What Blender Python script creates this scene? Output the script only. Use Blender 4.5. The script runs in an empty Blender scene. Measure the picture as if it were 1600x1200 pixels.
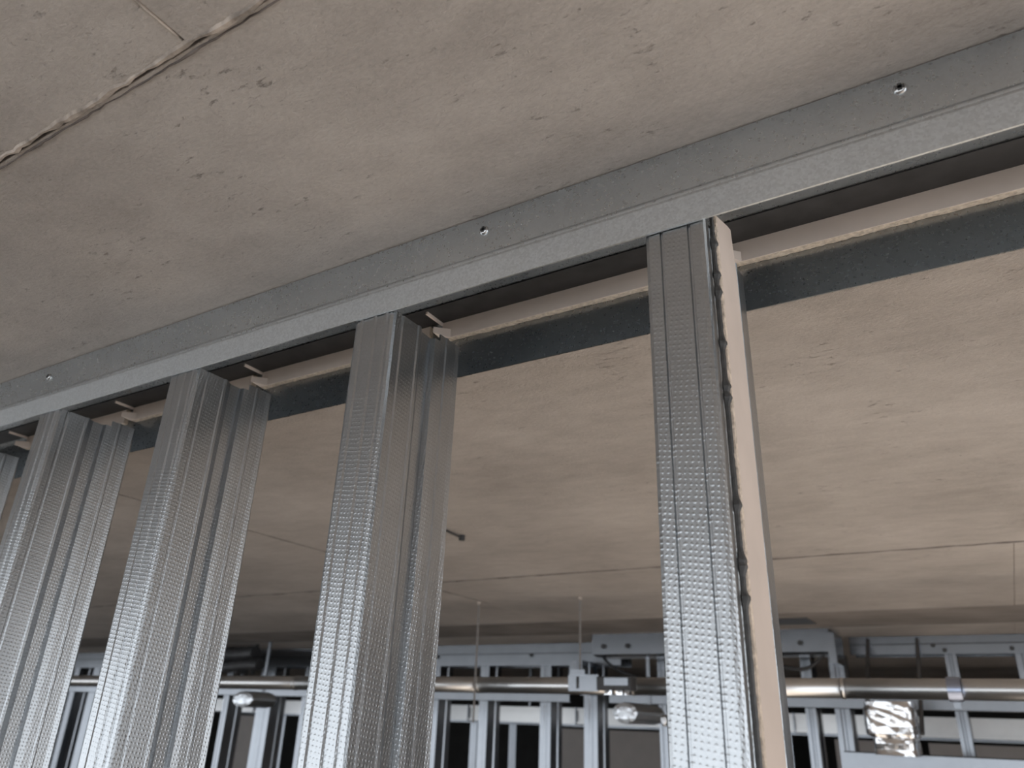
import bpy, bmesh, math, random
from mathutils import Matrix, Vector

# ------------------------------------------------------------------ camera, light, exposure
S = bpy.context.scene
U = 0.6            # metres per survey unit (eye to slab = 1 unit)
EYE = 2.0          # eye height above the floor
cam_data = bpy.data.cameras.new('camera')
cam = bpy.data.objects.new('camera', cam_data)
S.collection.objects.link(cam)
cam_data.sensor_width = 36.0
cam_data.lens = 36.0 * 1183.385 / 1600.0
cam_data.clip_start = 0.02
R = ((0.85640127, -0.18351456, -0.48259638),
     (0.51510412, 0.36754999, 0.77432212),
     (0.03527891, -0.91171783, 0.40929939))
M4 = Matrix(((R[0][0], -R[0][1], -R[0][2], 0.0),
             (R[1][0], -R[1][1], -R[1][2], 0.0),
             (R[2][0], -R[2][1], -R[2][2], EYE),
             (0, 0, 0, 1)))
cam.matrix_world = M4
cam_data.dof.use_dof = True
cam_data.dof.focus_distance = 0.95
cam_data.dof.aperture_fstop = 6.0
S.camera = cam

world = bpy.data.worlds.new('world')
S.world = world
world.use_nodes = True
wn = world.node_tree.nodes
bg = wn['Background']
bg.inputs['Color'].default_value = (0.88, 0.94, 1.0, 1)
bg.inputs['Strength'].default_value = 1.2

sun_d = bpy.data.lights.new('sun', 'SUN')
sun_d.energy = 21.0
sun_d.color = (1.0, 0.93, 0.85)
sun_d.angle = math.radians(1.5)
sun = bpy.data.objects.new('sun', sun_d)
S.collection.objects.link(sun)
sun.rotation_euler = (math.radians(58), 0, math.radians(76))   # shines towards +Y, downwards

S.view_settings.view_transform = 'Standard'
S.view_settings.look = 'None'
S.view_settings.gamma = 1.0
S.view_settings.use_curve_mapping = False
S.view_settings.exposure = 1.02

rnd = random.Random(7)

# ------------------------------------------------------------------ helpers
def W(x, y, z):
    return (x * U, y * U, EYE + z * U)

def tag(o, label, cat, group=None):
    o['label'] = label
    o['category'] = cat
    if group:
        o['group'] = group
    return o

def thing(name, label, cat, loc=(0, 0, 0), group=None):
    o = bpy.data.objects.new(name, None)
    o.empty_display_size = 0.05
    S.collection.objects.link(o)
    o.location = loc
    return tag(o, label, cat, group)

def build(name, verts, faces, mat, parent=None, smooth=False, bevel=0.0):
    """verts are world coordinates; the mesh is stored relative to its parent (or its own base centre)."""
    if parent is not None:
        off = Vector((0, 0, 0))
        p = parent
        while p is not None:
            off += Vector(p.location)
            p = p.parent
    else:
        xs = [v[0] for v in verts]; ys = [v[1] for v in verts]; zs = [v[2] for v in verts]
        off = Vector(((min(xs) + max(xs)) / 2, (min(ys) + max(ys)) / 2, min(zs)))
    me = bpy.data.meshes.new(name)
    me.from_pydata([tuple(Vector(v) - off) for v in verts], [], faces)
    bm = bmesh.new()
    bm.from_mesh(me)
    bmesh.ops.recalc_face_normals(bm, faces=bm.faces)
    bm.to_mesh(me)
    bm.free()
    me.materials.append(mat)
    if smooth:
        for p_ in me.polygons:
            p_.use_smooth = True
    o = bpy.data.objects.new(name, me)
    S.collection.objects.link(o)
    if parent is not None:
        o.parent = parent
    else:
        o.location = off
    if bevel > 0:
        b = o.modifiers.new('bevel', 'BEVEL')
        b.width = bevel
        b.segments = 2
        b.limit_method = 'ANGLE'
    return o

BOXF = [(0, 1, 2, 3), (7, 6, 5, 4), (0, 4, 5, 1), (1, 5, 6, 2), (2, 6, 7, 3), (3, 7, 4, 0)]

def boxv(x0, x1, y0, y1, z0, z1):
    return [(x0, y0, z0), (x1, y0, z0), (x1, y1, z0), (x0, y1, z0),
            (x0, y0, z1), (x1, y0, z1), (x1, y1, z1), (x0, y1, z1)]

def boxU(x0, x1, y0, y1, z0, z1):
    a = W(x0, y0, z0); b = W(x1, y1, z1)
    return boxv(a[0], b[0], a[1], b[1], a[2], b[2])

def multi(boxes):
    v = []; f = []
    for bx in boxes:
        n = len(v)
        v += bx
        f += [tuple(i + n for i in q) for q in BOXF]
    return v, f

def thick(path, t):
    """offset an open 2D polyline to the left by t -> closed outline (outer + reversed inner)"""
    n = len(path)
    inner = []
    for i in range(n):
        p = Vector(path[i])
        d1 = (p - Vector(path[i - 1])).normalized() if i > 0 else None
        d2 = (Vector(path[i + 1]) - p).normalized() if i < n - 1 else None
        if d1 is None: d1 = d2
        if d2 is None: d2 = d1
        n1 = Vector((-d1.y, d1.x)); n2 = Vector((-d2.y, d2.x))
        m = (n1 + n2)
        if m.length < 1e-6: m = n1.copy()
        m.normalize()
        k = 1.0 / max(0.35, m.dot(n1))
        q = p + m * (t * k)
        inner.append((q.x, q.y))
    return list(path), inner

def sheet(path, t, ext, plane):
    """extruded folded sheet: plane 'xy' extruded in z over ext=(a,b); plane 'yz' extruded in x. Units U."""
    outer, inner = thick(path, t)
    n = len(outer)
    v = []
    for e in ext:
        for ring in (outer, inner):
            for a, b in ring:
                v.append(W(a, b, e) if plane == 'xy' else W(e, a, b))
    f = []
    o0, i0, o1, i1 = 0, n, 2 * n, 3 * n
    for k in range(n - 1):
        f.append((o0 + k, o0 + k + 1, o1 + k + 1, o1 + k))
        f.append((i0 + k + 1, i0 + k, i1 + k, i1 + k + 1))
        f.append((o0 + k + 1, o0 + k, i0 + k, i0 + k + 1))
        f.append((o1 + k, o1 + k + 1, i1 + k + 1, i1 + k))
    for k in (0, n - 1):
        f.append((o0 + k, o1 + k, i1 + k, i0 + k))
    return v, f

def cyl(p0, p1, r, seg=24, r1=None):
    p0 = Vector(p0); p1 = Vector(p1)
    if r1 is None: r1 = r
    d = (p1 - p0).normalized()
    a = d.orthogonal().normalized(); b = d.cross(a)
    v = []
    for p, rr in ((p0, r), (p1, r1)):
        for i in range(seg):
            t = 2 * math.pi * i / seg
            v.append(tuple(p + (a * math.cos(t) + b * math.sin(t)) * rr))
    f = [(i, (i + 1) % seg, seg + (i + 1) % seg, seg + i) for i in range(seg)]
    f.append(tuple(reversed(range(seg))))
    f.append(tuple(range(seg, 2 * seg)))
    return v, f

# ------------------------------------------------------------------ materials
def newmat(name):
    m = bpy.data.materials.new(name)
    m.use_nodes = True
    nt = m.node_tree
    return m, nt, nt.nodes, nt.links, nt.nodes['Principled BSDF']

def nd(nodes, t, **kw):
    n = nodes.new(t)
    for k, v in kw.items():
        setattr(n, k, v)
    return n

def ramp(nodes, stops):
    r = nodes.new('ShaderNodeValToRGB')
    el = r.color_ramp.elements
    while len(el) < len(stops):
        el.new(0.5)
    for e, (p, c) in zip(el, stops):
        e.position = p
        e.color = (c[0], c[1], c[2], 1) if len(c) == 3 else c
    return r

def math_n(nodes, links, op, a, b=None):
    n = nodes.new('ShaderNodeMath')
    n.operation = op
    for i, s in enumerate((a, b)):
        if s is None: continue
        if isinstance(s, (int, float)):
            n.inputs[i].default_value = s
        else:
            links.new(s, n.inputs[i])
    return n.outputs[0]

def metal(name, col=(0.47, 0.485, 0.50), rough=0.34, dimple=0.0, spangle=0.5, var=0.25, k=520.0, nb=0.2):
    m, nt, N, L, P = newmat(name)
    tc = nd(N, 'ShaderNodeTexCoord')
    P.inputs['Metallic'].default_value = 1.0
    vor = nd(N, 'ShaderNodeTexVoronoi')
    vor.inputs['Scale'].default_value = 380.0
    L.new(tc.outputs['Object'], vor.inputs['Vector'])
    noi = nd(N, 'ShaderNodeTexNoise')
    noi.inputs['Scale'].default_value = 14.0
    noi.inputs['Detail'].default_value = 6.0
    L.new(tc.outputs['Object'], noi.inputs['Vector'])
    sep = nd(N, 'ShaderNodeSeparateColor')
    L.new(vor.outputs['Color'], sep.inputs[0])
    mixv = math_n(N, L, 'ADD', math_n(N, L, 'MULTIPLY', sep.outputs[0], spangle),
                  math_n(N, L, 'MULTIPLY', noi.outputs['Fac'], 1.0 - spangle))
    d = tuple(c * (1 - var) for c in col)
    cr = ramp(N, [(0.2, d), (0.8, col)])
    L.new(mixv, cr.inputs[0])
    L.new(cr.outputs[0], P.inputs['Base Color'])
    rr = nd(N, 'ShaderNodeMapRange')
    rr.inputs['To Min'].default_value = rough - 0.015
    rr.inputs['To Max'].default_value = rough + 0.025
    L.new(mixv, rr.inputs['Value'])
    L.new(rr.outputs[0], P.inputs['Roughness'])
    n2 = nd(N, 'ShaderNodeTexNoise')
    n2.inputs['Scale'].default_value = 260.0
    n2.inputs['Detail'].default_value = 3.0
    L.new(tc.outputs['Object'], n2.inputs['Vector'])
    h = math_n(N, L, 'MULTIPLY', n2.outputs['Fac'], nb)
    if dimple:
        sx = nd(N, 'ShaderNodeSeparateXYZ')
        jn = nd(N, 'ShaderNodeTexNoise')
        jn.inputs['Scale'].default_value = 60.0
        L.new(tc.outputs['Object'], jn.inputs['Vector'])
        L.new(tc.outputs['Object'], sx.inputs[0])
        u = math_n(N, L, 'ADD', sx.outputs[0], sx.outputs[1])
        jit = math_n(N, L, 'MULTIPLY', jn.outputs['Fac'], 0.006)
        u = math_n(N, L, 'ADD', u, jit)
        def lin(cu, cz):
            return math_n(N, L, 'MULTIPLY', math_n(N, L, 'ADD', math_n(N, L, 'MULTIPLY', u, cu), math_n(N, L, 'MULTIPLY', sx.outputs[2], cz)), k)
        a = lin(0.80, 0.60)
        b = lin(0.60, -0.80)
        s = math_n(N, L, 'MULTIPLY', math_n(N, L, 'SINE', a), math_n(N, L, 'SINE', b))
        s = math_n(N, L, 'MAXIMUM', s, 0.0)
        s = math_n(N, L, 'POWER', s, 1.6)
        h = math_n(N, L, 'ADD', h, math_n(N, L, 'MULTIPLY', s, dimple))
    bp = nd(N, 'ShaderNodeBump')
    bp.inputs['Strength'].default_value = 0.55
    bp.inputs['Distance'].default_value = 0.0009
    L.new(h, bp.inputs['Height'])
    L.new(bp.outputs[0], P.inputs['Normal'])
    return m

def concrete(name, c0, c1, pit=(0.16, 0.13, 0.11), bump=0.8, scale=1.0):
    m, nt, N, L, P = newmat(name)
    tc = nd(N, 'ShaderNodeTexCoord')
    geo = nd(N, 'ShaderNodeNewGeometry')
    P.inputs['Roughness'].default_value = 0.9
    P.inputs['Specular IOR Level'].default_value = 0.25
    def noise(sc, det, ro=0.5, stretch=None):
        n = nd(N, 'ShaderNodeTexNoise')
        n.inputs['Scale'].default_value = sc * scale
        n.inputs['Detail'].default_value = det
        n.inputs['Roughness'].default_value = ro
        if stretch:
            mp = nd(N, 'ShaderNodeMapping')
            mp.inputs['Scale'].default_value = stretch
            L.new(geo.outputs['Position'], mp.inputs['Vector'])
            L.new(mp.outputs[0], n.inputs['Vector'])
        else:
            L.new(geo.outputs['Position'], n.inputs['Vector'])
        return n.outputs['Fac']
    big = noise(2.2, 5)
    mid = noise(16, 8, 0.65, (0.7, 1.5, 1))
    fine = noise(170, 6, 0.75, (0.7, 1.3, 1))
    obj = nd(N, 'ShaderNodeObjectInfo')
    mixv = math_n(N, L, 'ADD', math_n(N, L, 'MULTIPLY', big, 0.55), math_n(N, L, 'MULTIPLY', mid, 0.35))
    mixv = math_n(N, L, 'ADD', mixv, math_n(N, L, 'MULTIPLY', fine, 0.42))
    mixv = math_n(N, L, 'ADD', mixv, math_n(N, L, 'MULTIPLY', obj.outputs['Random'], 0.06))
    cr = ramp(N, [(0.50, c0), (0.84, c1)])
    L.new(mixv, cr.inputs[0])
    # dark pits and scuffs
    pn = noise(55, 5, 0.75, (0.55, 1.5, 1))
    pm = noise(5, 3)
    pv = math_n(N, L, 'ADD', pn, math_n(N, L, 'MULTIPLY', pm, 0.35))
    pr = ramp(N, [(0.80, (0, 0, 0)), (0.90, (1, 1, 1))])
    L.new(pv, pr.inputs[0])
    mx = nd(N, 'ShaderNodeMix', data_type='RGBA')
    L.new(math_n(N, L, 'MULTIPLY', pr.outputs[0], 0.6), mx.inputs['Factor'])
    L.new(cr.outputs[0], mx.inputs['A'])
    mx.inputs['B'].default_value = (*pit, 1)
    # pale crumbs
    cn = noise(75, 3, 0.6)
    crr = ramp(N, [(0.69, (0, 0, 0)), (0.75, (1, 1, 1))])
    L.new(cn, crr.inputs[0])
    mx2 = nd(N, 'ShaderNodeMix', data_type='RGBA')
    L.new(math_n(N, L, 'MULTIPLY', crr.outputs[0], 0.35), mx2.inputs['Factor'])
    L.new(mx.outputs['Result'], mx2.inputs['A'])
    mx2.inputs['B'].default_value = (0.62, 0.54, 0.47, 1)
    L.new(mx2.outputs['Result'], P.inputs['Base Color'])
    h = math_n(N, L, 'ADD', math_n(N, L, 'MULTIPLY', mid, 0.7), math_n(N, L, 'MULTIPLY', fine, 0.8))
    h = math_n(N, L, 'SUBTRACT', h, math_n(N, L, 'MULTIPLY', pr.outputs[0], 0.5))
    h = math_n(N, L, 'ADD', h, math_n(N, L, 'MULTIPLY', crr.outputs[0], 0.3))
    bp = nd(N, 'ShaderNodeBump')
    bp.inputs['Strength'].default_value = bump
    bp.inputs['Distance'].default_value = 0.008
    L.new(h, bp.inputs['Height'])
    L.new(bp.outputs[0], P.inputs['Normal'])
    return m

def plain(name, col, rough=0.6, metallic=0.0, nscale=30.0, var=0.12, bump=0.15, dist=0.002):
    m, nt, N, L, P = newmat(name)
    tc = nd(N, 'ShaderNodeTexCoord')
    n = nd(N, 'ShaderNodeTexNoise')
    n.inputs['Scale'].default_value = nscale
    n.inputs['Detail'].default_value = 6
    L.new(tc.outputs['Object'], n.inputs['Vector'])
    cr = ramp(N, [(0.3, tuple(c * (1 - var) for c in col)), (0.7, tuple(min(1, c * (1 + var)) for c in col))])
    L.new(n.outputs['Fac'], cr.inputs[0])
    L.new(cr.outputs[0], P.inputs['Base Color'])
    P.inputs['Roughness'].default_value = rough
    P.inputs['Metallic'].default_value = metallic
    bp = nd(N, 'ShaderNodeBump')
    bp.inputs['Strength'].default_value = bump
    bp.inputs['Distance'].default_value = dist
    L.new(n.outputs['Fac'], bp.inputs['Height'])
    L.new(bp.outputs[0], P.inputs['Normal'])
    return m

M_STUD = metal('galvanised_embossed_steel', rough=0.30, dimple=0.34, spangle=0.25, var=0.14, k=800.0)
M_TRACK = metal('galvanised_spangled_steel', col=(0.63, 0.67, 0.70), rough=0.28, spangle=0.7, var=0.06, nb=0.08)
M_INNER = metal('shaded_track_inside', col=(0.40, 0.42, 0.435), rough=0.28, spangle=0.7, var=0.06, nb=0.08)  # same steel as the track, colour darkened to paint the shade inside
M_LIP = metal('dull_spangled_steel', col=(0.66, 0.685, 0.70), rough=0.44, spangle=0.7, var=0.14, nb=0.12)
M_FAR = metal('galvanised_sheet_steel', col=(0.31, 0.325, 0.35), rough=0.24, spangle=0.3, var=0.15, nb=0.03)
M_PIPE = metal('bright_duct_steel', col=(0.68, 0.675, 0.67), rough=0.31, spangle=0.3, var=0.12, nb=0.04)
M_CEIL = concrete('raw_concrete_slab', (0.37, 0.33, 0.297), (0.585, 0.53, 0.485))
M_FLOOR = concrete('floor_concrete', (0.16, 0.145, 0.13), (0.24, 0.22, 0.20), bump=0.2)
M_FIN = plain('concrete_fin', (0.36, 0.31, 0.27), 0.95, nscale=60, var=0.45, bump=0.8, dist=0.004)
M_PAPER = plain('gypsum_paper', (0.58, 0.485, 0.425), 0.8, nscale=12, var=0.06, bump=0.05)
M_FILL = plain('filler_paper', (0.86, 0.76, 0.69), 0.8, nscale=12, var=0.06, bump=0.05)
M_FCORE = plain('filler_core', (0.82, 0.70, 0.58), 0.95, nscale=160, var=0.25, bump=0.9, dist=0.004)
M_ROD = plain('dull_rod', (0.2, 0.185, 0.175), 0.6, nscale=60, var=0.2)
M_CORE = plain('gypsum_core', (0.60, 0.50, 0.41), 0.95, nscale=160, var=0.3, bump=0.9, dist=0.004)
M_SEAL = plain('dark_sealant', (0.05, 0.048, 0.047), 0.5, nscale=90, var=0.4, bump=0.4)
M_DARK = plain('dark_painted_metal', (0.035, 0.035, 0.037), 0.5, nscale=30, var=0.3)
M_SCREW = plain('zinc_screw', (0.55, 0.55, 0.55), 0.3, 1.0, nscale=200, var=0.1)
M_BOARD = plain('wall_board', (0.42, 0.385, 0.365), 0.9, nscale=6, var=0.05, bump=0.03)
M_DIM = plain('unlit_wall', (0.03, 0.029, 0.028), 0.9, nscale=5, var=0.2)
M_STRAP = metal('blue_tinted_strap_steel', col=(0.42, 0.48, 0.62), rough=0.3, spangle=0.3, var=0.15)

def foil_mat():
    m, nt, N, L, P = newmat('crumpled_foil')
    tc = nd(N, 'ShaderNodeTexCoord')
    P.inputs['Metallic'].default_value = 1.0
    P.inputs['Roughness'].default_value = 0.17
    P.inputs['Base Color'].default_value = (0.86, 0.86, 0.87, 1)
    v = nd(N, 'ShaderNodeTexVoronoi')
    v.inputs['Scale'].default_value = 15.0
    L.new(tc.outputs['Object'], v.inputs['Vector'])
    n = nd(N, 'ShaderNodeTexNoise')
    n.inputs['Scale'].default_value = 9.0
    n.inputs['Detail'].default_value = 4.0
    L.new(tc.outputs['Object'], n.inputs['Vector'])
    h = math_n(N, L, 'ADD', v.outputs['Distance'], n.outputs['Fac'])
    bp = nd(N, 'ShaderNodeBump')
    bp.inputs['Strength'].default_value = 0.4
    bp.inputs['Distance'].default_value = 0.02
    L.new(h, bp.inputs['Height'])
    L.new(bp.outputs[0], P.inputs['Normal'])
    return m
M_FOIL = foil_mat()
M_CAP = metal('foil_cap', col=(0.9, 0.93, 0.97), rough=0.35, spangle=0.4, var=0.1, nb=0.05)

# ------------------------------------------------------------------ the setting
CZ = EYE + U                       # underside of the slab
X0, X1, Y0, Y1 = -15.0, 3.2, -4.6, 10.6

def struct(name, v, f, m):
    o = build(name, v, f, m)
    o['kind'] = 'structure'
    return o

floor = struct('floor', *multi([boxv(X0, X1, Y0, Y1, -0.2, 0.0)]), M_FLOOR)
ceiling = struct('ceiling', *multi([boxv(X0, X1, Y0, Y1, CZ + 0.012, CZ + 0.28)]), M_CEIL)
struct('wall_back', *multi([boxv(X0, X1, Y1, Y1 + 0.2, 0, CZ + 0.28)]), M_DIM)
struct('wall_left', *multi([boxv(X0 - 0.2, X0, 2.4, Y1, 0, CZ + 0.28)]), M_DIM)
struct('unseen_wall_right', *multi([boxv(X1, X1 + 0.2, 3.3, Y1, 0, CZ + 0.28), boxv(X1, X1 + 0.2, Y0, -0.5, 0, CZ + 0.28)]), M_BOARD)  # unseen wall pieces added to dim the near slab and stud webs
struct('trim_1', *multi([boxv(X0, X1, Y0 - 0.2, Y0, -0.2, 0.12)]), M_FLOOR)

# slab underside: cast fields with open joints between them
JOINT = 0.004
rows = [(Y0, 0.293, [-10.3, -5.45, -0.574]),
        (0.293, 2.95, [-11.98, -7.1, -2.22, 2.66]),
        (2.95, 5.60, [-12.1, -7.2, -2.34, 0.115]),
        (5.60, 8.2, [-9.8, -4.9, 0.0]),
        (8.2, Y1, [-7.0, -2.2])]
for ya, yb, cuts in rows:
    JOINT = 0.004 if ya < 2 else 0.0012
    xs = [X0] + cuts + [X1]
    for xa, xb in zip(xs[:-1], xs[1:]):
        dz = rnd.uniform(0.0, 0.0015)
        build('slab_panel', boxv(xa + JOINT / 2, xb - JOINT / 2, ya + JOINT / 2, yb - JOINT / 2, CZ + dz, CZ + 0.012),
              BOXF, M_CEIL, parent=ceiling, bevel=0.0015)

M_JOINT = plain('dark_joint', (0.13, 0.11, 0.10), 0.95, nscale=40, var=0.4)
def fin(xa, ya, xb, yb, w, h, step=0.012, mat=None):
    """ragged fin of squeezed-out cement along a joint"""
    n = max(4, int(math.hypot(xb - xa, yb - ya) / step))
    dx, dy = (xb - xa), (yb - ya)
    ln = math.hypot(dx, dy); nx, ny = -dy / ln, dx / ln
    v = []; f = []
    ph = rnd.uniform(0, 9)
    for i in range(n + 1):
        t = i / n
        a = 0.5 + 0.5 * math.sin(ph + t * ln * 21) * math.sin(ph * 2 + t * ln * 47)
        ww = w * (0.35 + 0.9 * a * rnd.uniform(0.5, 1.2)); hh = h * (0.15 + 0.9 * a * rnd.uniform(0.3, 1.3))
        o = rnd.uniform(-0.35, 0.35) * w
        cx, cy = xa + dx * t + nx * o, ya + dy * t + ny * o
        v += [(cx - nx * ww, cy - ny * ww, CZ + 0.002), (cx - nx * ww * .3, cy - ny * ww * .3, CZ - hh),
              (cx + nx * ww * .4, cy + ny * ww * .4, CZ - hh * .7), (cx + nx * ww, cy + ny * ww, CZ + 0.002)]
        if i:
            q = 4 * i
            for k in range(3):
                f.append((q - 4 + k, q - 3 + k, q + 1 + k, q + k))
    return build('seam_fin', v, f, mat or M_FIN, parent=ceiling)
fin(-2.2, 0.290, 0.6, 0.292, 0.0055, 0.0032)
fin(-2.2, 0.299, 0.6, 0.300, 0.0022, 0.0016, 0.012, M_JOINT)
fin(-0.574, -0.6, -0.574, 0.28, 0.0014, 0.0014)

fin(-9.0, 2.95, 3.0, 2.95, 0.012, 0.004, 0.05, M_JOINT)
fin(-2.22, 0.6, -2.22, 2.94, 0.003, 0.0015, 0.03, M_JOINT)
fin(-2.34, 2.97, -2.34, 3.6, 0.006, 0.002, 0.03, M_JOINT)

# shade painted as a darker strip on the slab just before the far partition
M_STRIP = plain('shade_strip', (0.24, 0.21, 0.19), 0.95, nscale=3, var=0.25)
build('shade_band', boxU(-22, 5, 7.35, 8.45, 0.9985, 1.0005), BOXF, M_STRIP, parent=ceiling)
build('dark_plate', boxU(-2.05, -1.45, 7.65, 8.1, 0.992, 0.9984), BOXF, M_SEAL, parent=ceiling)  # short near-black plate below the strip

# ------------------------------------------------------------------ near partition: ceiling track
t = 0.0040
TX0, TX1 = -8.0, 3.2
trk = thing('ceiling_track', 'deep galvanised steel track screwed along the concrete ceiling over the studs', 'track',
            W((TX0 + TX1) / 2, 1.28, 0.828))
YF, YB = 1.104, 1.464
ZL = 0.828
front = [(YF, 0.892), (YF - 0.0004, 0.895), (YF - 0.0004, 0.898), (YF + 0.001, 0.901), (YF + 0.002, 0.904),
         (YF - 0.001, 0.985), (YF - 0.001, 0.9985)]
build('front_flange', *sheet(list(reversed(front)), t, (TX0, TX1), 'yz'), M_TRACK, parent=trk)
build('lower_lip', *sheet([(YF, 0.892), (YF - .001, 0.886), (YF, ZL)], t, (TX0, TX1), 'yz'), M_LIP, parent=trk)
webp = [(YF + 0.003, 0.9985), (YB - 0.001, 0.9985)]
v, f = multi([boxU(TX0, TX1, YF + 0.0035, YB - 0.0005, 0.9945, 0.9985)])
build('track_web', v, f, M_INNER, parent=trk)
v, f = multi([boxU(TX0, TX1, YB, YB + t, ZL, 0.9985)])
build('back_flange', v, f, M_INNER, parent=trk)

build('web_shade', *multi([boxU(TX0, TX1, 1.362, 1.4435, 0.9915, 0.9944)]), M_DARK, parent=trk)  # black strip under the web, painting in the dark of the channel

def screw(xu, zu, yu, parent):
    c = Vector(W(xu, yu, zu))
    r = 0.0052
    v = []; f = []
    prof = [(0.0, 1.25), (0.0022, 1.15), (0.0034, 0.8), (0.0037, 0.5)]
    seg = 20
    for d, k in prof:
        for i in range(seg):
            a = 2 * math.pi * i / seg
            v.append((c.x + math.cos(a) * r * k, c.y - d, c.z + math.sin(a) * r * k))
    for j in range(len(prof) - 1):
        for i in range(seg):
            f.append((j * seg + i, j * seg + (i + 1) % seg, (j + 1) * seg + (i + 1) % seg, (j + 1) * seg + i))
    f.append(tuple(range(3 * seg, 4 * seg)))
    s = build('screw', v, f, M_SCREW, parent=parent, smooth=True)
    bx = []
    for (w, h) in ((0.0042, 0.0019), (0.0019, 0.0042)):
        bx.append(boxv(c.x - w, c.x + w, c.y - 0.00405, c.y - 0.003, c.z - h, c.z + h))
    v, f = multi(bx)
    build('cross_recess', v, f, M_SEAL, parent=s)
for xu, zu in ((0.034, 0.9655), (-0.773, 0.9610), (-2.43, 0.9590)):
    screw(xu, zu, YF + 0.0005, trk)

# ------------------------------------------------------------------ near partition: studs
ZF = -EYE / U                       # floor level in units
def stud(xl, xr, grooves, label):
    o = thing('steel_stud', label, 'stud', W((xl + xr) / 2, 1.24, ZF), 'steel studs of the near partition')
    ya, yb = 1.1105, 1.366
    r = 0.009
    p = [(xl, ya + 0.035), (xl, ya + r), (xl + r * .3, ya + r * .3), (xl + r, ya)]
    w = xr - xl
    for g, d, hw in grooves:
        gx = xl + g * w
        p += [(gx - hw, ya), (gx - hw * .45, ya + d), (gx + hw * .45, ya + d), (gx + hw, ya)]
    p += [(xr - r, ya), (xr - r * .3, ya + r * .3), (xr, ya + r)]
    # thick() offsets to the left of travel = into the stud
    wv = [(xr, ya + r), (xr, 1.136), (xr - .003, 1.139), (xr - .003, 1.143), (xr, 1.146), (xr, 1.196), (xr + .003, 1.199), (xr + .003, 1.205), (xr, 1.209),
          (xr - 0.012, 1.228), (xr - 0.013, 1.262), (xr - 0.001, 1.266), (xr, 1.284)]
    bk = [(xr, 1.284), (xr, 1.305), (xr + 0.003, 1.308), (xr + 0.003, 1.313), (xr, 1.317), (xr, 1.345), (xr + .0015, yb - 0.006), (xr - .003, yb),
          (xl + r, yb), (xl, yb - r), (xl, yb - 0.035)]
    build('front_flange', *sheet(p, t, (ZF, 0.842), 'xy'), M_STUD, parent=o)
    build('web', *sheet(wv, t, (ZF, 0.834), 'xy'), M_STUD, parent=o)
    build('back_flange', *sheet(bk, t, (ZF, 0.852), 'xy'), M_STUD, parent=o)
    return o

GA = [(0.29, .0035, .0032), (0.745, .0035, .0032)]
GB = [(0.20, -.0040, .0055), (0.54, -.0046, .0060), (0.82, -.004, .005)]
GC = [(0.30, .003, .003), (0.56, -.0034, .006), (0.84, -.0034, .006)]
stud(-0.4165, -0.304, GA, 'nearest embossed steel stud, bright front flange, pale gypsum strip on its right side')
stud(-1.1235, -1.008, GB, 'embossed steel stud second from the right, bare ribbed web, next to the nearest stud')
stud(-1.790, -1.674, GC, 'embossed steel stud third from the right, bluish front flange, bright octagonal duct end beside it')
stud(-2.431, -2.322, GC, 'embossed steel stud fourth from the right, cut by the left frame edge')
stud(-3.13, -3.030, GC, 'steel stud at the left frame edge, only its back corner showing under the track')

# gypsum strip standing on the web of the nearest stud
xs0, xs1 = -0.303, -0.2985
gs = thing('gypsum_strip', 'tall pale pinkish gypsum strip standing against the right side of nearest stud', 'gypsum board',
           W(-0.30, 1.22, ZF))
pts = [(1.160, ZF), (1.277, ZF), (1.277, 0.80), (1.262, 0.90), (1.243, 0.896), (1.160, 0.868)]
v = [W(xs0 + 0.0035, y, z) for y, z in pts] + [W(xs1 + 0.0035, y, z) for y, z in pts]
n = len(pts)
f = [tuple(range(n)), tuple(range(2 * n - 1, n - 1, -1))] + [(i, (i + 1) % n, n + (i + 1) % n, n + i) for i in range(n)]
build('board_face', v, f, M_PAPER, parent=gs)
# torn front edge
v = []; f = []
nn = 300
for i in range(nn + 1):
    z = -0.6 + (0.866 + 0.6) * i / nn
    j = rnd.uniform(-0.0014, 0.0014) + 0.0012 * math.sin(z * 37) * math.sin(z * 91)
    v += [W(-0.301, 1.150 + j, z), W(-0.2942, 1.152 + j * .8, z), W(-0.2940, 1.162 + rnd.uniform(-.001, .001), z), W(-0.301, 1.162, z)]
    if i:
        q = 4 * i
        for k in range(4):
            f.append((q - 4 + k, q - 4 + (k + 1) % 4, q + (k + 1) % 4, q + k))
build('torn_edge', v, f, M_CORE, parent=gs)
# dark sealant bead with blobs along the torn edge
v = []; f = []
blobs = [0.80, 0.735, 0.70, 0.60, 0.52, 0.50, 0.32, 0.235, 0.225, 0.18]
for i in range(nn + 1):
    z = -0.6 + (0.866 + 0.6) * i / nn
    b = max([math.exp(-((z - c) / 0.008) ** 2) for c in blobs])
    w = 0.0030 + 0.0055 * b + rnd.uniform(0, 0.0012)
    h = 0.0022 + 0.004 * b + rnd.uniform(0, 0.0006)
    v += [W(-0.3035, 1.1465 - w * .4, z), W(-0.3035 + h + .002, 1.1465 - w * .2, z), W(-0.3035 + h + .004, 1.1475 + w * .7, z), W(-0.3035, 1.1475 + w, z)]
    if i:
        q = 4 * i
        for k in range(4):
            f.append((q - 4 + k, q - 4 + (k + 1) % 4, q + (k + 1) % 4, q + k))
build('sealant_bead', v, f, M_SEAL, parent=gs)

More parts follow.
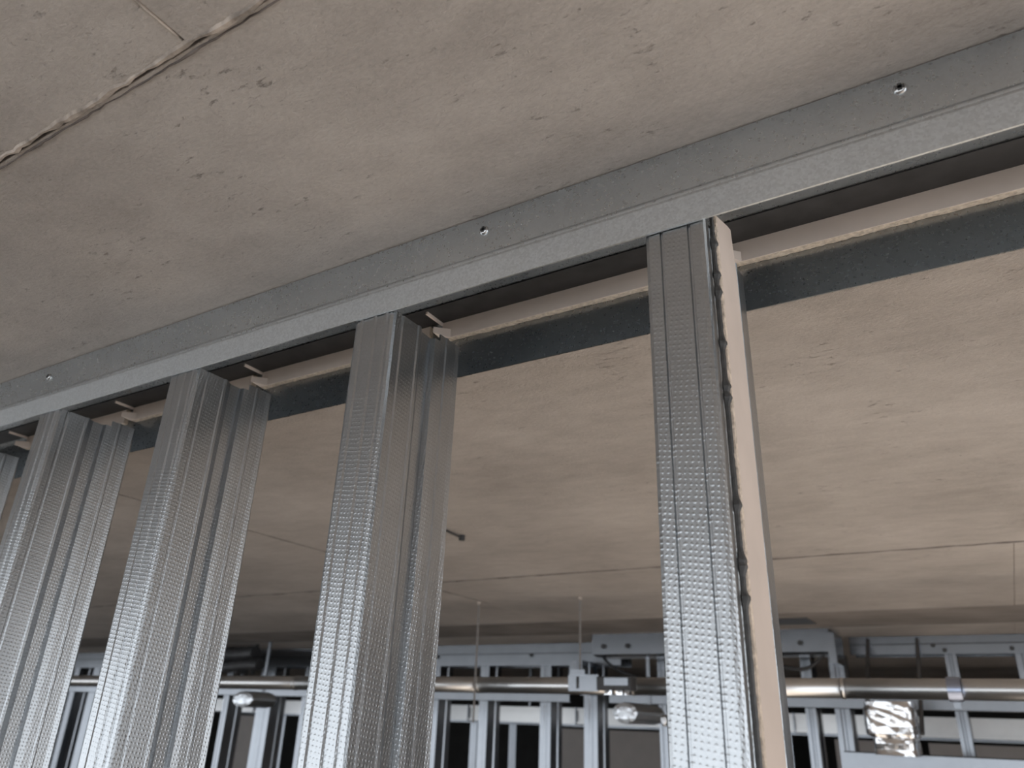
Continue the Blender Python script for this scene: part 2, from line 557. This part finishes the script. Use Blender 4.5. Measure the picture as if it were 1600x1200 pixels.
# gypsum fillers lying in the track against its back flange
def filler(xa, xb, label):
    o = thing('gypsum_filler', label, 'gypsum board', W((xa + xb) / 2, 1.45, 0.94), 'gypsum fillers inside the near track')
    zb = 0.9410
    v, f = multi([boxU(xa, xb, 1.4440, 1.4462, zb + .0006, 0.994)])
    build('paper_face', v, f, M_FILL, parent=o)
    n = max(6, int((xb - xa) / 0.012))
    v = []; f = []
    for i in range(n + 1):
        x = xa + (xb - xa) * i / n
        j = rnd.uniform(-0.0015, 0.0015); k2 = rnd.uniform(-0.0012, 0.0012)
        v += [W(x, 1.4462, zb + k2 * .3), W(x, 1.454, zb + j - .0005), W(x, 1.4632, zb + k2), W(x, 1.4632, 0.994), W(x, 1.4462, 0.994)]
        if i:
            q = 5 * i
            for k in range(5):
                f.append((q - 5 + k, q - 5 + (k + 1) % 5, q + (k + 1) % 5, q + k))
    f.append((0, 1, 2, 3, 4)); f.append(tuple(reversed([5 * n + k for k in range(5)])))
    build('cut_edge', v, f, M_FCORE, parent=o)
    # short return piece running forward at the left end
    v, f = multi([boxU(xa - 0.004, xa + 0.002, 1.372, 1.4438, 0.984, 0.994)])
    build('return_piece', v, f, M_FILL, parent=o)
    # little pale corner block under the end
    bx = [W(xa + 0.0, 1.405, zb + 0.004), W(xa + 0.03, 1.4438, zb), W(xa + 0.0, 1.4438, zb),
          W(xa + 0.0, 1.405, 0.962), W(xa + 0.03, 1.4438, 0.966), W(xa + 0.0, 1.4438, 0.966)]
    build('corner_piece', bx, [(0, 1, 2), (5, 4, 3), (0, 3, 4, 1), (1, 4, 5, 2), (2, 5, 3, 0)], M_FILL, parent=o)
filler(-0.350, 3.0, 'pale gypsum filler in the track to the right of the nearest stud')
filler(-1.130, -0.395, 'pale gypsum filler in the track between nearest and second stud')
filler(-1.835, -1.175, 'pale gypsum filler in the track between second and third stud from the right')
filler(-2.500, -1.880, 'pale gypsum filler in the track between third and fourth stud from the right')
filler(-3.200, -2.545, 'pale gypsum filler in the track at the left frame edge')

# small anchor stub on the slab behind the partition
v, f = cyl((-1.52, 1.96, CZ - 0.006), (-1.535, 2.18, CZ - 0.010), 0.004, 10)
o = thing('anchor_wire', 'short dark wire stub with a knob on the ceiling beyond the second stud', 'wire', (-1.53, 2.07, CZ - 0.012))
build('wire', v, f, M_DARK, parent=o)
v, f = cyl((-1.535, 2.17, CZ), (-1.535, 2.17, CZ - 0.018), 0.011, 12)
build('knob', v, f, M_DARK, parent=o)

# ------------------------------------------------------------------ far partition
YW = 9.36
def far_track(xa, xb, y, zt, zb, label, dots):
    o = thing('ceiling_track', label, 'track', W((xa + xb) / 2, y + .15, zb), 'tracks of the far partition')
    zm = zt - (zt - zb) * 0.45
    front = [(y, zt), (y, zm + .006), (y - .012, zm - .004), (y - .012, zb)]
    build('front_flange', *sheet(front, 0.006, (xa, xb), 'yz'), M_FAR, parent=o)
    build('back_flange', *multi([boxU(xa, xb, y + .34, y + .346, zb, zt)]), M_FAR, parent=o)
    build('track_web', *multi([boxU(xa, xb, y + .007, y + .339, zt - .006, zt)]), M_FAR, parent=o)
    for xd, zd in dots:
        v, f = cyl(W(xd, y - .0005, zd), W(xd, y - .03, zd), 0.014, 10)
        build('screw', v, f, M_DARK, parent=o)
far_track(-20.0, -4.06, YW, 0.997, 0.72, 'bluish two-step steel track at the ceiling of the far wall, left part', [(-5.35, .85), (-6.9, .84)])
far_track(-1.36, 3.0, YW, 0.997, 0.815, 'grey steel track at the ceiling of the far wall, right part', [(-0.45, .85), (0.14, .86), (-.55, .9)])

# box beam bridging between the two tracks, slightly nearer
o = thing('steel_beam', 'dark grey boxed steel beam under the ceiling between the two far tracks', 'beam', W(-2.7, 8.6, 0.76))
build('beam_face', *sheet([(8.5, 0.955), (8.5, 0.775), (8.62, 0.755), (8.9, 0.755)], 0.008, (-4.05, -1.42), 'yz'), M_FAR, parent=o)
build('beam_top', *multi([boxU(-4.05, -1.42, 8.51, 8.92, 0.955, 0.999)]), M_FAR, parent=o)
build('end_plate', *multi([boxU(-1.43, -1.36, 8.44, 8.9, 0.66, 0.95)]), M_FAR, parent=o)
for xd in (-3.9, -3.6, -1.7):
    v, f = cyl(W(xd, 8.502, .86), W(xd, 8.47, .86), 0.016, 10)
    build('bolt', v, f, M_DARK, parent=o)

def far_stud(xl, xr, y, label, top=0.83, bottom=ZF, mat=M_FAR):
    o = thing('steel_stud', label, 'stud', W((xl + xr) / 2, y + .15, bottom), 'steel studs of the far partition')
    w = xr - xl
    p = [(xl, y + .05), (xl, y), (xl + w * .35, y), (xl + w * .42, y + .01), (xl + w * .58, y + .01), (xl + w * .65, y), (xr, y)]
    build('front_flange', *sheet(p, .006, (bottom, top), 'xy'), mat, parent=o)
    wb = [(xr, y + .001), (xr, y + .10), (xr - .015, y + .115), (xr - .015, y + .2), (xr, y + .215), (xr, y + .32)]
    build('web', *sheet(wb, .006, (bottom, top), 'xy'), mat, parent=o)
    build('back_flange', *multi([boxU(xl, xr - .006, y + .314, y + .32, bottom, top)]), mat, parent=o)
    return o
yS = YW + .012
fs = [(-15.92, -15.74, 'far-left one of the thin bluish studs between the two leftmost near studs'),
      (-15.27, -15.05, 'second thin bluish stud between the two leftmost near studs'),
      (-11.35, -11.22, 'dark steel stud of the far wall below the small octagonal duct end'),
      (-10.52, -10.20, 'wide pale stud of the far wall beside the black opening, left of second near stud'),
      (-9.52, -9.42, 'grey far-wall stud half hidden by the second near stud'),
      (-7.05, -6.86, 'grey far-wall stud just right of the second near stud'),
      (-6.17, -6.03, 'bluish far-wall stud in front of the two dark openings'),
      (-5.22, -5.06, 'bright blue-white far-wall stud right of the dark opening'),
      (-4.585, -4.40, 'ribbed grey-blue far-wall stud under the pipe bracket'),
      (-3.59, -3.49, 'bright bluish far-wall stud at the left side of the nearest stud'),
      (-1.905, -1.795, 'narrow bluish far-wall stud right of the nearest stud'),
      (-1.60, -1.45, 'grey ribbed far-wall stud left of the crumpled foil duct'),
      (-0.465, -0.36, 'slanting-looking bright far-wall stud under the blue strap'),
      (0.155, 0.30, 'far-wall stud at the right frame edge')]
for a, b, l in fs:
    far_stud(a, b, yS, l)
# short stub between track and rail behind the middle
far_stud(-4.58, -4.40, 8.95, 'short ribbed steel stub hanging below the end of the left far track', top=0.75, bottom=0.36)

# horizontal bridging rail on the far studs
for xa, xb, l in ((-20, -4.75, 'dull horizontal rail across the far studs, left of the pipe bracket'),
                  (-4.2, 3.0, 'dull horizontal rail across the far studs, right of the pipe bracket')):
    o = thing('steel_rail', l, 'rail', W((xa + xb) / 2, YW - .05, .27), 'horizontal rails of the far partition')
    build('rail_face', *sheet([(YW - .07, .385), (YW - .07, .28), (YW - .01, .272)], .006, (xa, xb), 'yz'), M_FAR, parent=o)
    build('rail_lip', *multi([boxU(xa, xb, YW - .063, YW - .002, .379, .385)]), M_FAR, parent=o)

# ------------------------------------------------------------------ hung pipe with rods, strap, bracket
PY, PZ, PR = 6.0, 0.305, 0.066
pipe = thing('round_duct', 'long round shiny steel duct hung across the far bays', 'duct', W(-4, PY, PZ - PR))
segs = [-12.0, -9.0, -6.2, -3.95, -2.5, -0.95, 2.4]
for a, b in zip(segs[:-1], segs[1:]):
    v, f = cyl(W(a, PY, PZ), W(b, PY, PZ), PR * U, 40)
    build('duct_length', v, f, M_PIPE, parent=pipe, smooth=False)
    for p_ in pipe.children[-1].data.polygons if False else []:
        pass
for a in segs[1:-1]:
    v, f = cyl(W(a - .012, PY, PZ), W(a + .012, PY, PZ), (PR + .004) * U, 40)
    build('joint_band', v, f, M_PIPE, parent=pipe)
for ch in pipe.children:
    for p_ in ch.data.polygons:
        p_.use_smooth = len(p_.vertices) == 4

def ring_strap(xa, xb, label):
    o = thing('pipe_strap', label, 'strap', W((xa + xb) / 2, PY, PZ - PR))
    v = []; f = []
    seg = 40
    for x in (xa, xb):
        for rr in (PR + .0045, PR + .010):
            for i in range(seg):
                a = 2 * math.pi * i / seg
                v.append(W(x, PY + math.cos(a) * rr, PZ + math.sin(a) * rr))
    for i in range(seg):
        j = (i + 1) % seg
        f += [(i, j, seg + j, seg + i), (2 * seg + j, 2 * seg + i, 3 * seg + i, 3 * seg + j),
              (seg + i, seg + j, 3 * seg + j, 3 * seg + i), (j, i, 2 * seg + i, 2 * seg + j)]
    build('band', v, f, M_STRAP, parent=o)
    build('lug', *multi([boxU(xa + .02, xb - .02, PY - .015, PY + .015, PZ - PR - .05, PZ - PR - .011)]), M_FAR, parent=o)
    return o
ring_strap(-0.315, -0.235, 'blue-tinted strap clamped round the shiny duct at right')

def rod(x, y, zb, label):
    o = thing('hanger_rod', label, 'rod', W(x, y, zb), 'thin hanger rods under the slab')
    v, f = cyl(W(x, y, zb), W(x, y, 1.0), 0.005, 10)
    build('rod', v, f, M_ROD, parent=o)
    v, f = cyl(W(x, y, 0.975), W(x, y, 1.0), 0.012, 10)
    build('anchor', v, f, M_FIN, parent=o)
rod(-3.95, 5.92, 0.0, 'thin hanger rod crossing the left end of the shiny duct')
rod(-2.93, 5.92, 0.42, 'thin hanger rod ending at the grey pipe bracket')

o = thing('pipe_bracket', 'grey steel bracket plate clamped on the duct beside the junction box', 'bracket', W(-2.9, 5.9, 0.2))
build('plate', *multi([boxU(-3.03, -2.76, 5.905, 5.92, 0.26, 0.385)]), M_FAR, parent=o)
build('top_tab', *multi([boxU(-2.99, -2.86, 5.86, 5.905, 0.385, 0.42)]), M_FAR, parent=o)
build('slot', *multi([boxU(-2.955, -2.935, 5.898, 5.905, 0.28, 0.37)]), M_DARK, parent=o)
o = thing('junction_box', 'dark square junction box under the duct right of the bracket', 'box', W(-2.58, 5.88, 0.25))
build('box_body', *multi([boxU(-2.73, -2.44, 5.80, 5.92, 0.265, 0.365)]), M_DARK, parent=o, bevel=0.004)
build('lid', *multi([boxU(-2.66, -2.46, 5.79, 5.80, 0.30, 0.355)]), M_FAR, parent=o)
for xa, xb in ((-2.68, -2.62), (-2.58, -2.53), (-2.51, -2.47)):
    build('tab', *multi([boxU(xa, xb, 5.84, 5.9, 0.235, 0.265)]), M_FOIL, parent=o)

# ------------------------------------------------------------------ foil covered things
def crumple(name, rings, parent, seed, amp=0.006, seg=20):
    """rings: (x0,x1,y0,y1,z) rounded rectangles lofted in z"""
    r_ = random.Random(seed)
    v = []; f = []
    for (xa, xb, ya, yb, z) in rings:
        cx, cy = (xa + xb) / 2, (ya + yb) / 2
        hx, hy = (xb - xa) / 2, (yb - ya) / 2
        for i in range(seg):
            a = 2 * math.pi * i / seg
            c, s = math.cos(a), math.sin(a)
            e = 0.35
            x = cx + hx * math.copysign(abs(c) ** e, c) + r_.uniform(-amp, amp)
            y = cy + hy * math.copysign(abs(s) ** e, s) + r_.uniform(-amp, amp)
            v.append(W(x, y, z + r_.uniform(-amp, amp)))
    nR = len(rings)
    for j in range(nR - 1):
        for i in range(seg):
            f.append((j * seg + i, j * seg + (i + 1) % seg, (j + 1) * seg + (i + 1) % seg, (j + 1) * seg + i))
    f.append(tuple(reversed(range(seg)))); f.append(tuple(range((nR - 1) * seg, nR * seg)))
    return build(name, v, f, M_FOIL, parent=parent)

o = thing('foil_duct', 'crumpled foil-wrapped duct outlet hanging in front of the far studs at right', 'duct', W(-0.92, 8.1, -0.14))
y0, y1 = 8.0, 8.45
crumple('upper_wrap', [(-1.13, -0.72, y0, y1, z) for z in (0.30, 0.26)] + [(-1.14, -0.71, y0, y1, 0.23 - .065 * k) for k in range(4)] +
        [(-1.10, -0.72, y0 + .01, y1, 0.012)], o, 3, 0.005)
crumple('lower_wrap', [(-1.09, -0.735, y0 + .02, y1 - .02, 0.01 - .048 * k) for k in range(4)], o, 4, 0.004)
v, f = cyl(W(-1.17, 9.40, 0.99), W(-1.135, 8.3, 0.2), 0.012, 10)
build('side_strap', v, f, M_FAR, parent=o)
v, f = cyl(W(-0.69, 9.40, 0.99), W(-0.70, 8.3, 0.05), 0.012, 10)
build('side_strap', v, f, M_FAR, parent=o)

def duct_end(cx, cz, y, hx, hz, label, depth=0.45, top=1.0):
    o = thing('foil_duct_end', label, 'duct', W(cx, y + depth / 2, cz - hz), 'bright foil duct ends')
    r_ = random.Random(int(abs(cx) * 100))
    seg = 24
    v = []; f = []
    for (yy, k, nz) in ((y + depth, 1, 0), (y + .04, 1, .002), (y + .01, .95, .002), (y - .002, .6, .002), (y - .004, .25, .002)):
        for i in range(seg):
            a = 2 * math.pi * i / seg + math.pi / 8
            c, s = math.cos(a), math.sin(a)
            q = 1.0 / max(abs(c) + abs(s) * .41, abs(s) + abs(c) * .41)
            v.append(W(cx + hx * q * k * c * .98 + r_.uniform(-nz, nz), yy + r_.uniform(-nz, nz), cz + hz * q * k * s * .98 + r_.uniform(-nz, nz)))
    for j in range(4):
        for i in range(seg):
            f.append((j * seg + i, j * seg + (i + 1) % seg, (j + 1) * seg + (i + 1) % seg, (j + 1) * seg + i))
    f.append(tuple(range(4 * seg, 5 * seg))); f.append(tuple(reversed(range(seg))))
    build('foil_cap', v, f, M_CAP, parent=o)
    build('hanger_strap', *multi([boxU(cx - .02, cx + .02, y + depth - .1, y + depth - .07, cz + hz * .95, top)]), M_FAR, parent=o)
duct_end(-9.30, 0.19, 8.0, 0.225, 0.115, 'small bright octagonal foil duct end between second and third near studs')
duct_end(-3.445, 0.148, 8.0, 0.155, 0.112, 'bright octagonal foil duct end left of the nearest stud', 0.8, 0.757)
duct_end(-3.10, 0.09, 8.2, 0.04, 0.06, 'tiny bright foil duct end touching the left side of nearest stud', 0.6, 0.757)

# ------------------------------------------------------------------ rectangular duct behind the far partition
RY = 12.0
o = thing('rectangular_duct', 'pale rectangular sheet-metal duct running behind the far studs', 'duct', W(-4, RY + .3, 0.03))
xs = [-17.0, -13.5, -10.3, -8.1, -6.0, -4.4, -2.6, -0.45, 2.5]
for a, b in zip(xs[:-1], xs[1:]):
    build('duct_section', *multi([boxU(a + .01, b - .01, RY, RY + .6, 0.06, 0.27)]), M_PIPE, parent=o)
    build('edge_flange', *multi([boxU(a + .01, b - .01, RY - .03, RY - .001, 0.235, 0.275), boxU(a + .01, b - .01, RY - .03, RY - .001, 0.035, 0.075)]), M_PIPE, parent=o)
for a in xs[1:-1]:
    build('collar', *multi([boxU(a - .009, a + .009, RY - .05, RY + .62, 0.02, 0.29)]), M_FAR, parent=o)
for a in (-13.0, -7.0, -3.3, 1.5):
    build('hanger_strap', *multi([boxU(a - .02, a + .02, RY + .2, RY + .23, .271, 1.0)]), M_FAR, parent=o)

# dark equipment bundle at the left of the far wall
o = thing('duct_bundle', 'dark bundle of flexible ducts under the ceiling left of the second near stud', 'duct', W(-10.6, 8.6, 0.5))
for i, (a, b, y, z, r) in enumerate([(-13.5, -9.75, 8.5, .86, .10), (-13.0, -9.5, 8.4, .66, .085), (-12.4, -10.6, 8.2, .76, .05)]):
    n = 36
    v = []; f = []
    seg = 16
    for k in range(n + 1):
        x = a + (b - a) * k / n
        rr = r * (1 + .06 * (k % 2)); zz = z + .02 * math.sin(k * .35 + i * 2)
        for s in range(seg):
            q = 2 * math.pi * s / seg
            v.append(W(x, y + math.cos(q) * rr, zz + math.sin(q) * rr))
        if k:
            for s in range(seg):
                f.append(((k - 1) * seg + s, (k - 1) * seg + (s + 1) % seg, k * seg + (s + 1) % seg, k * seg + s))
    f.append(tuple(range(seg))); f.append(tuple(reversed(range(n * seg, (n + 1) * seg))))
    build('flexible_duct', v, f, M_DARK, parent=o)
for a in (-12.8, -11.3, -9.9):
    build('bracket', *multi([boxU(a - .02, a + .02, 8.62, 8.66, .55, 1.0), boxU(a - .02, a + .02, 8.3, 8.62, .55, .575)]), M_DARK, parent=o)

# dark cables drooping near the bracket
def cable(pts, label):
    cu = [Vector(W(*p)) for p in pts]
    v = []; f = []
    n = 20; seg = 8
    for k in range(n + 1):
        t_ = k / n * (len(cu) - 1); i = min(int(t_), len(cu) - 2); fr = t_ - i
        p0 = cu[max(i - 1, 0)]; p1 = cu[i]; p2 = cu[i + 1]; p3 = cu[min(i + 2, len(cu) - 1)]
        c = 0.5 * ((2 * p1) + (p2 - p0) * fr + (2 * p0 - 5 * p1 + 4 * p2 - p3) * fr ** 2 + (3 * p1 - p0 - 3 * p2 + p3) * fr ** 3)
        for q in range(seg):
            a = 2 * math.pi * q / seg
            v.append((c.x, c.y + math.cos(a) * .012, c.z + math.sin(a) * .012))
        if k:
            for q in range(seg):
                f.append(((k - 1) * seg + q, (k - 1) * seg + (q + 1) % seg, k * seg + (q + 1) % seg, k * seg + q))
    f.append(tuple(range(seg))); f.append(tuple(reversed(range(n * seg, (n + 1) * seg))))
    tag(build('cable', v, f, M_DARK), label, 'cable', 'cables under the far beam')
cable([(-3.98, 8.65, .752), (-3.75, 8.6, .60), (-3.3, 8.6, .50), (-2.8, 8.65, .62), (-2.4, 8.7, .752)], 'dark cable drooping under the grey beam left of the nearest stud')
cable([(-2.2, 8.65, .752), (-2.0, 8.6, .66), (-1.7, 8.6, .62), (-1.5, 8.6, .752)], 'dark cable drooping under the grey beam right of the nearest stud')

# low rail at the right
o = thing('steel_rail', 'grey-blue horizontal rail at the lower right frame edge', 'rail', W(0, 8.7, -.32), 'horizontal rails of the far partition')
build('rail_face', *sheet([(8.72, -.125), (8.70, -.135), (8.70, -.31), (8.78, -.32)], .006, (-1.45, 2.4), 'yz'), M_FAR, parent=o)
build('rail_lip', *multi([boxU(-1.45, 2.4, 8.727, 8.80, -.131, -.125)]), M_FAR, parent=o)

# ------------------------------------------------------------------ board wall behind, with dark openings
YB2 = 13.6
wall = struct('wall_1', *multi([boxU(-24, 10, YB2 + .12, YB2 + .14, 0.0, 0.06)]), M_FAR)
for (a, b) in ((-21, -19.5), (-16.2, -15.3), (-13.0, -12.3), (-7.35, -6.35), (-6.2, -5.0), (-4.9, -3.95), (-2.4, -1.2), (-1.1, 0.2)):
    build('wall_panel', boxU(a, b, YB2 + .1, YB2 + .118, ZF, -0.04), BOXF, M_BOARD, parent=wall)
for a in (-17, -14.5, -11.5, -10.8, -9.9, -9.2, -8.8, -8.3, -3.75, -3.2, 0.5, 1.4):
    build('wall_post', boxU(a, a + .16, YB2 + .1, YB2 + .118, ZF, 0.0), BOXF, M_FAR, parent=wall)
